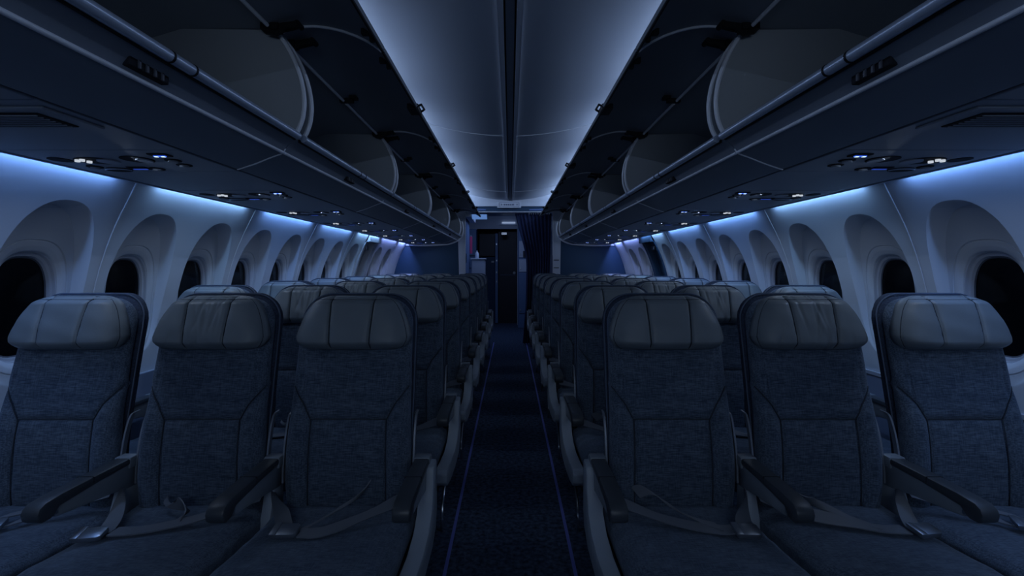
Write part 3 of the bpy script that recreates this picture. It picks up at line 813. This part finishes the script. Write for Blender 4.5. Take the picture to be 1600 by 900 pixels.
# belts: a ribbon follows points; each point carries its own width direction
def ribbon(pts, w=0.046, th=0.0018, n=6):
    """pts: (x, y, z, wx, wy, wz)"""
    P = spline([p[:3] for p in pts], n); D = spline([p[3:] for p in pts], n)
    mb = MB(); vs = []
    for i, p in enumerate(P):
        d = D[i].normalized(); a = P[max(0, i - 1)]; b = P[min(len(P) - 1, i + 1)]; t = (b - a).normalized()
        nrm = d.cross(t).normalized()
        for q, e in ((-1, -1), (1, -1), (1, 1), (-1, 1)): vs.append(p + d * (q * w / 2) + nrm * (e * th))
    fs = [(i * 4 + k, i * 4 + (k + 1) % 4, i * 4 + 4 + (k + 1) % 4, i * 4 + 4 + k) for i in range(len(P) - 1) for k in range(4)]
    m4 = len(vs); fs += [(3, 2, 1, 0), (m4 - 4, m4 - 3, m4 - 2, m4 - 1)]
    return mb.add(vs, fs)
def buckle_mb(cx, cy, cz, ang, pitch=0.15):
    mb = MB()
    P = [(-0.034, -0.024), (0.026, -0.024), (0.034, -0.018), (0.034, 0.018), (0.026, 0.024), (-0.034, 0.024)]
    mb.prism_z(P, -0.005, 0.008)
    mb.prism_z([(-0.038, -0.026), (-0.020, -0.026), (-0.020, 0.026), (-0.038, 0.026)], 0.004, 0.0105)
    M = Matrix.Translation((cx, cy, cz)) @ Matrix.Rotation(ang, 4, 'Z') @ Matrix.Rotation(pitch, 4, 'X')
    mb.v = [tuple(M @ Vector(v)) for v in mb.v]
    return mb
def belt(root, left, right, tail, buckle, flip=1):
    def fx(P): return [(flip * p[0], p[1], p[2], flip * p[3], p[4], p[5]) for p in P]
    b = ribbon(fx(left)).build('seat_belt', 'belt', root, smooth=True)
    ribbon(fx(right)).build('belt_strap', 'belt', b, smooth=True)
    if tail: ribbon(fx(tail), 0.044).build('belt_tail', 'belt', b, smooth=True)
    x, y, z, a = buckle
    buckle_mb(flip * x, y, z, flip * a).build('buckle', 'buckle', b, smooth=True, bev=0.0015)
    return b
ZS = 0.470
BELT_AISLE = dict(     # buckle on the inboard side, tail lying up against the back
    left=[(-0.228, -0.005, 0.50, 0.5, -0.5, -0.4), (-0.205, -0.045, 0.500, 0.75, -0.3, -0.3), (-0.165, -0.10, 0.492, 0.9, 0.1, -0.1), (-0.125, -0.165, ZS + 0.010, 0.97, 0.25, 0), (-0.105, -0.195, ZS + 0.012, 0.95, 0.3, 0)],
    right=[(0.222, -0.020, 0.50, 0, 0.7, 0.7), (0.170, -0.065, 0.497, 0.15, 0.75, 0.6), (0.105, -0.125, 0.488, 0.35, 0.85, 0.35), (0.045, -0.175, 0.482, 0.1, 0.95, 0.25), (-0.01, -0.205, 0.478, 0, 1, 0.1), (-0.06, -0.212, 0.481, 0, 1, 0)],
    tail=[(0.075, -0.022, 0.528, 0.45, 0.3, 0.75), (0.055, -0.055, 0.512, 0.5, 0.5, 0.5), (0.0, -0.110, 0.490, 0.55, 0.8, 0.25), (-0.045, -0.160, 0.478, 0.5, 0.85, 0.1), (-0.07, -0.20, 0.477, 0.2, 1, 0)],
    buckle=(-0.098, -0.212, 0.485, 0.04))
BELT_AISLE_R = dict(
    left=[(-0.228, -0.005, 0.505, 0.1, -0.7, -0.6), (-0.205, -0.050, 0.505, 0.5, -0.6, -0.5), (-0.165, -0.12, 0.492, 0.85, -0.2, -0.2), (-0.140, -0.185, ZS + 0.012, 0.97, 0.15, 0), (-0.132, -0.205, ZS + 0.012, 0.95, 0.2, 0)],
    right=[(0.222, -0.035, 0.500, 0.1, 0.7, 0.6), (0.150, -0.085, 0.490, 0.25, 0.85, 0.4), (0.085, -0.130, 0.482, 0.3, 0.92, 0.2), (0.01, -0.165, 0.478, 0.15, 0.98, 0.1), (-0.06, -0.185, 0.476, 0, 1, 0.05), (-0.105, -0.195, 0.481, 0, 1, 0)],
    tail=[(0.130, -0.015, 0.505, 0.5, 0.55, 0.5), (0.100, -0.030, 0.520, 0.6, 0.6, 0.4), (0.065, -0.055, 0.508, 0.75, 0.6, 0.3), (0.02, -0.100, 0.486, 0.7, 0.7, 0.15), (-0.03, -0.150, 0.480, 0.5, 0.85, 0.1), (-0.07, -0.180, 0.481, 0.2, 1, 0)],
    buckle=(-0.135, -0.212, 0.485, 0.03))
BELT_MID = dict(
    left=[(-0.228, -0.010, 0.520, 0.35, -0.55, -0.6), (-0.190, -0.075, 0.505, 0.8, -0.3, -0.35), (-0.155, -0.140, 0.488, 0.95, -0.1, -0.1), (-0.140, -0.185, ZS + 0.010, 1, 0.05, 0), (-0.135, -0.21, ZS + 0.010, 1, 0.1, 0)],
    right=[(0.228, -0.030, 0.505, 0.1, 0.75, 0.6), (0.165, -0.075, 0.495, 0.1, 0.9, 0.35), (0.095, -0.130, 0.484, 0.25, 0.95, 0.2), (0.02, -0.170, 0.480, 0.1, 0.98, 0.1), (-0.05, -0.195, 0.478, 0, 1, 0), (-0.110, -0.205, 0.480, 0, 1, 0)],
    tail=[(-0.075, -0.030, 0.492, 0.5, -0.8, -0.1), (-0.045, -0.070, 0.494, 0.85, -0.3, 0.1), (-0.010, -0.080, 0.500, 0.3, -0.2, 0.9), (0.030, -0.095, 0.488, 0.25, -0.8, 0.5), (0.035, -0.14, 0.480, 0.6, -0.7, 0.2)],
    buckle=(-0.148, -0.232, 0.486, 0.16))
BELT_MID_R = dict(
    left=[(-0.228, -0.010, 0.520, 0.35, -0.55, -0.6), (-0.195, -0.075, 0.505, 0.8, -0.3, -0.35), (-0.165, -0.135, 0.488, 0.95, -0.1, -0.1), (-0.150, -0.175, ZS + 0.010, 1, 0.05, 0), (-0.148, -0.20, ZS + 0.010, 1, 0.1, 0)],
    right=[(0.228, -0.030, 0.505, 0.1, 0.75, 0.6), (0.165, -0.085, 0.488, 0.1, 0.9, 0.35), (0.095, -0.125, 0.484, -0.3, 0.85, 0.4), (0.02, -0.160, 0.484, 0.1, 0.95, 0.25), (-0.05, -0.185, 0.478, 0, 1, 0), (-0.115, -0.195, 0.480, 0, 1, 0)],
    tail=[(0.140, -0.040, 0.530, 0.7, 0.3, 0.6), (0.105, -0.085, 0.515, 0.6, -0.4, 0.7), (0.060, -0.110, 0.505, 0.5, 0.6, 0.55), (0.0, -0.15, 0.486, 0.4, 0.85, 0.2), (-0.04, -0.175, 0.480, 0.3, 0.95, 0)],
    buckle=(-0.155, -0.210, 0.486, -0.18))
BELT_WIN = dict(
    left=[(-0.225, -0.02, 0.50, 0.2, -0.8, -0.5), (-0.16, -0.09, 0.492, 0.3, 0.9, 0.2), (-0.09, -0.150, 0.484, 0.4, 0.9, 0.1), (-0.03, -0.185, 0.480, 0.2, 1, 0), (0.0, -0.19, 0.480, 0, 1, 0)],
    right=[(0.226, -0.020, 0.515, 0.1, 0.7, 0.7), (0.185, -0.045, 0.505, 0.2, 0.8, 0.5), (0.120, -0.085, 0.492, 0.4, 0.85, 0.3), (0.075, -0.120, 0.482, 0.35, 0.9, 0.15), (0.04, -0.160, 0.480, 0.1, 1, 0)],
    tail=[(0.10, -0.035, 0.492, 0.5, 0.8, 0.2), (0.04, -0.085, 0.486, 0.4, 0.9, 0.1), (-0.02, -0.135, 0.484, 0.5, 0.85, 0.1)],
    buckle=(0.005, -0.185, 0.487, 0.35))

XS = {'aisle': 0.5325, 'middle': 1.0150, 'window': 1.4975}
def build_seat(s, pos, front=False):
    """s = side of the aisle; local +x*s points to the window"""
    r = empty('airline_seat', (0, 0, 0))
    link('seat_cushion', cushion_me, r)
    bc = link('back_cushion', back_cushion_me, r)
    sh = link('back_shell', shell_me, r); link('piping', piping_me, sh)
    hm = headrest_me[0 if pos != 'middle' else (1 if s < 0 else 2)]
    hd_ = link('headrest', hm, r); link('stitching', hr_thread_me, hd_); link('seam', back_thread_me, bc)
    link('seat_frame', frame_me, r)
    h = 0.2413
    armrest(r, -s * h * (1.0 if pos != 'aisle' else 1.02))          # the armrest on the aisle side of each seat
    if pos == 'window': 
        armrest(r, s * (h + 0.005)); link('arm_post', post_me, r, (s * h, 0, 0))
    if pos == 'aisle':
        link('end_shroud', shroud_me, r, (-s * (h + 0.024), 0, 0))
        b = spline([(-s * (h + 0.01) + (s * p.x if i > 30 else s * p.x), p.y, p.z) for i, p in enumerate(bar_pts)], 1)
        MB().tube(b, 0.0055, 8).build('baggage_bar', 'steel', r, smooth=True)
        link('leg_frame', leg_me, r, (-s * 0.10, 0, 0))
    else:
        link('arm_post', post_me, r, (-s * h, 0, 0))
        if pos == 'window': link('leg_frame', leg_me, r, (-s * 0.10, 0, 0))
    link('recline_bracket', bracket_me, r, (-s * 0.2145, 0, 0))
    link('recline_bracket', bracket_me, r, (s * 0.2145, 0, 0))
    B = {('aisle', -1): (BELT_AISLE, 1), ('aisle', 1): (BELT_AISLE_R, -1), ('middle', -1): (BELT_MID, 1), ('middle', 1): (BELT_MID_R, -1), ('window', -1): (BELT_WIN, 1), ('window', 1): (BELT_WIN, -1)}[(pos, s)]
    belt(r, flip=B[1], **B[0])
    return r
for s in (-1, 1):
    for pos in ('aisle', 'middle', 'window'):
        proto = None
        for k in range(8):
            if proto is None: r = proto = build_seat(s, pos)
            else: r = copy_tree(proto)
            j = random.Random(k * 31 + s * 7 + len(pos))
            r.location = (s * XS[pos], ROW0 + PITCH * k, 0)
            look = {'aisle': 'smooth dark headrest', 'middle': 'creased leather headrest', 'window': 'pale grey headrest'}[pos]
            r['label'] = 'blue-grey fabric %s seat with %s, %s row, %s of the aisle' % (pos, look, ['nearest', 'second', 'third', 'fourth', 'fifth', 'sixth', 'seventh', 'last'][k], SIDE[s])
            r['category'] = 'airline seat'; r['group'] = 'rows of seats %s of the aisle' % SIDE[s]

# ================================================================== PLACARD, CURTAIN, GALLEY
pl = empty('sign_placard', (-0.015, YB - 0.012, Z(0.968)), 'white framed sign placard at the centre of the rear ceiling edge', 'sign')
MB().box(-0.185, 0.185, -0.02, 0.012, -0.052, 0.045).build('plate', 'bulkhead_white', pl, bev=0.004)
for a in ((-0.155, 0.155, 0.027, 0.032), (-0.155, 0.155, -0.036, -0.031), (-0.155, -0.150, -0.036, 0.032), (0.150, 0.155, -0.036, 0.032)):
    MB().box(a[0], a[1], -0.024, -0.018, a[2], a[3]).build('outline', 'dado', pl)
mk = MB()
for i, (a, b) in enumerate(((-0.125, -0.108), (-0.085, -0.060), (-0.052, -0.030), (-0.022, 0.002), (0.010, 0.030), (0.038, 0.078), (0.115, 0.130))):
    mk.box(a, b, -0.024, -0.019, -0.014, 0.010)
mk.build('marking', 'dado', pl)

# curtain rail and the gathered curtain
rl = empty('curtain_rail', (0, YB + 0.075, Z(0.855)), 'thin grey curtain rail across the galley opening', 'rail')
MB().tube([(-0.69, 0, 0), (0.66, 0, 0)], 0.007, 8).build('rod', 'rail', rl, smooth=True)
cu = empty('curtain', (0, YB + 0.10, 0), 'dark navy pleated curtain drawn to the right of the galley opening', 'curtain')
mb = MB(); NX, NZ = 150, 60
for j in range(NZ + 1):
    t = j / NZ; z = Z(0.840) - t * (Z(0.840) - 0.02)
    rel = z - EYE
    xl = interp([(-1.21, 0.200), (-0.6, 0.245), (0.0, 0.255), (0.15, 0.245), (0.35, 0.205), (0.55, 0.150), (0.84, 0.075)], rel)
    xr = interp([(-1.21, 0.56), (0.0, 0.62), (0.84, 0.655)], rel)
    for i in range(NX + 1):
        q = i / NX; ph = q * 9.5 * 2 * PI
        amp = 0.022 + 0.018 * t
        mb.v.append((xl + (xr - xl) * q + 0.008 * math.sin(ph * 2 + t * 2), amp * math.sin(ph + 0.6 * math.sin(t * 3 + q * 5)), z))
for j in range(NZ):
    for i in range(NX):
        a = j * (NX + 1) + i; mb.f.append((a, a + 1, a + NX + 2, a + NX + 1))
mb.build('cloth', 'curtain', cu, smooth='all', fix=False)
for i in range(10):
    x = 0.30 + 0.035 * i
    MB().box(x - 0.008, x + 0.008, -0.035, -0.018, Z(0.826), Z(0.852)).build('hook', 'bulkhead_white', cu, bev=0.003)

# galley room beyond
YG = 10.4
gw = MB().box(-1.5, -1.46, YB + 0.04, 12, 0, 2.3).build('wall_galley_left', 'galley_blue', kind='structure')
MB().box(1.46, 1.5, YB + 0.04, 12, 0, 2.3).build('wall_galley_right', 'galley_blue', kind='structure')
MB().box(-1.5, 1.5, YB + 0.04, 12, 2.30, 2.34).build('ceiling_galley', 'galley_blue', kind='structure')
gb = MB(); gb.box(-1.5, -0.70, YG, YG + 0.05, 0, 2.3); gb.box(0.15, 1.5, YG, YG + 0.05, 0, 2.3); gb.box(-0.70, 0.15, YG, YG + 0.05, Z(0.80), 2.3)
gb = gb.build('wall_galley_back', 'galley_white', kind='structure')
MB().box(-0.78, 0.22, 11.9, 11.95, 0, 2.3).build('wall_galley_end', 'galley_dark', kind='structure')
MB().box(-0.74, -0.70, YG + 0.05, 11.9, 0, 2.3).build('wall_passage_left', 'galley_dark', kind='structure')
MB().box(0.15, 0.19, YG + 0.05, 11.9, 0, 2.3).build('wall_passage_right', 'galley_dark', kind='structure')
# left monument: closet end panel with blue face
cb = empty('galley_closet', (-0.735, 8.6, 0), 'tall blue closet on the left just beyond the galley opening', 'closet')
MB().box(-0.35, -0.02, -0.6, 0.35, 0, 2.12).build('body', 'galley_blue', cb, bev=0.01)
MB().box(-0.02, 0.0, -0.55, 0.30, 0.1, 2.05).build('door', 'galley_blue', cb, bev=0.006)
MB().box(0.0, 0.012, -0.45, -0.43, 1.30, 1.45).build('handle', 'black', cb)
ct = empty('galley_cart', (-0.57, 8.95, 0), 'pale grey waste cart standing left inside the galley opening', 'cart')
MB().box(-0.12, 0.12, -0.15, 0.15, 0.05, 1.36).build('body', 'galley_white', ct, bev=0.012)
MB().box(-0.11, 0.11, -0.14, 0.14, 0.0, 0.05).build('base', 'galley_dark', ct)
MB().box(-0.135, 0.135, -0.165, 0.165, 1.36, 1.385).build('lid', 'bulkhead_white', ct, bev=0.006)
bt = empty('bottle', (-0.60, 8.92, 1.385), 'small pale bottle standing on the galley cart', 'bottle')
mb = MB(); prof = [(0, 0.0), (0.035, 0.0), (0.036, 0.02), (0.036, 0.08), (0.028, 0.10), (0.013, 0.115), (0.013, 0.14), (0.0, 0.142)]
n = 14
for r_, z in prof: mb.v += [(r_ * math.cos(2 * PI * k / n), r_ * math.sin(2 * PI * k / n), z) for k in range(n)]
for i in range(len(prof) - 1):
    for k in range(n): mb.f.append((i * n + k, i * n + (k + 1) % n, (i + 1) * n + (k + 1) % n, (i + 1) * n + k))
mb.build('flask', 'bulkhead_white', bt, smooth=True)
ph = empty('red_strap', (-0.705, 8.9, 0), 'crimson strap hanging on the closet above the cart in the galley', 'strap')
MB().box(-0.022, 0.022, -0.01, 0.01, 1.47, 1.78).build('strap', 'pink', ph, bev=0.004)
MB().box(-0.012, 0.012, -0.015, 0.015, 1.78, 1.80).build('clip', 'steel', ph)
# second blue panel by the inner doorway
ip = empty('galley_stowage', (-0.79, 10.1, 0), 'light blue stowage column beside the dark inner doorway', 'cabinet')
MB().box(-0.12, 0.10, -0.1, 0.25, 0, 2.0).build('body', 'galley_blue', ip, bev=0.008)
for z in (0.95, 1.2, 1.45):
    MB().box(-0.10, 0.08, -0.112, -0.10, z, z + 0.012).build('seam', 'galley_dark', ip)
# right cabinet column
rc = empty('galley_cabinet', (0.28, 10.0, 0), 'light blue galley cabinet column between the doorway and the curtain', 'cabinet')
MB().box(-0.12, 0.35, -0.1, 0.35, 0, 2.05).build('body', 'galley_blue', rc, bev=0.008)
for z0, z1 in ((0.30, 1.10), (1.13, 1.38), (1.42, 1.75)):
    d = MB().box(-0.10, 0.12, -0.115, -0.10, z0, z1).build('door', 'galley_white' if z0 > 1 else 'galley_blue', rc, bev=0.004)
    MB().box(-0.085, -0.065, -0.13, -0.115, z0 + 0.05, z0 + 0.08).build('latch', 'steel', d)
MB().box(-0.02, 0.06, -0.125, -0.115, 1.42, 1.55).build('label_plate', 'galley_dark', rc)
# inner doorway: door leaf, post, curtain-dark recess
dl = empty('door_3', (-0.05, 10.75, 0), kind='structure')
MB().box(-0.20, 0.19, 0.0, 0.04, 0, 2.0).build('leaf', 'galley_dark', dl)
MB().box(-0.16, 0.16, -0.012, 0.0, 1.045, 1.06).build('rail', 'piping', dl)
MB().tube([(0.14, -0.03, 1.10), (0.14, 0, 1.10)], 0.03, 12).build('knob', 'steel_grey', dl, smooth=True)
dp = empty('door_post', (-0.29, 10.6, 0), 'narrow blue post dividing the dark inner doorway', 'post')
MB().box(-0.03, 0.03, -0.03, 0.03, 0.02, 1.95).build('shaft', 'galley_blue', dp, bev=0.005)
for z in (0.9, 1.1, 1.35, 1.7): MB().box(-0.012, 0.012, -0.04, -0.03, z, z + 0.03).build('fitting', 'steel', dp)
lv = empty('lavatory_door', (-0.50, 10.8, 0), 'dark teal lavatory door left of the post', 'door')
MB().box(-0.17, 0.17, 0.0, 0.04, 0, 1.45).build('leaf', 'bulkhead_blue', lv)
MB().box(-0.17, 0.17, 0.0, 0.04, 1.47, 1.95).build('upper_leaf', 'galley_dark', lv)
MB().box(0.09, 0.15, -0.02, 0.0, 1.32, 1.36).build('handle', 'steel_grey', lv)
es = empty('exit_sign', (-0.125, 10.38, Z(0.70)), 'small lit white sign at the top of the inner doorway', 'sign')
MB().box(-0.065, 0.065, -0.01, 0.02, -0.045, 0.035).build('housing', 'psu_dark', es, bev=0.004)
MB().box(-0.052, 0.052, -0.014, -0.008, -0.022, 0.022).build('lit_face', 'exit_glow', es)
for q in (-0.03, 0.0, 0.03): MB().box(q - 0.004, q + 0.004, -0.017, -0.012, -0.012, 0.012).build('marking', 'galley_dark', es)
hd = empty('notice_plate', (0.02, 10.38, Z(0.93)), 'pale lit notice strip above the inner doorway', 'sign')
MB().box(-0.19, 0.09, -0.02, 0.02, -0.016, 0.016).build('strip', 'exit_glow', hd, bev=0.003)
MB().box(-0.25, 0.12, -0.01, 0.02, -0.06, -0.035).build('bracket', 'galley_white', hd)
# galley ceiling lamps
for x, y, lab in ((-0.50, 8.05, 'bright blue ceiling lamp at the left of the galley opening'), (0.42, 7.95, 'blue ceiling lamp above the curtain in the galley')):
    gl_ = empty('galley_lamp', (x, y, 2.06 if x < 0 else 2.24), lab, 'lamp', 'galley ceiling lamps')
    gl_.rotation_euler = (-0.45, 0, 0)
    MB().box(-0.14, 0.14, -0.06, 0.10, 0.0, 0.03).build('housing', 'galley_white', gl_, bev=0.006)
    MB().box(-0.12, 0.12, -0.05, 0.09, -0.008, 0.0).build('diffuser', 'galley_lens', gl_)
cs = MB().box(-0.72, -0.62, YB + 0.10, 8.9, 2.02, 2.12).build('cornice', 'galley_white', bev=0.02)
cs['label'] = 'pale slanted cornice under the galley ceiling on the left'; cs['category'] = 'cornice'
area('galley_wash_lamp', (-0.2, 8.6, 2.2), (0.1, 0.3, -1), 0.5, 0.5, 4.5, (0.36, 0.52, 1.0))
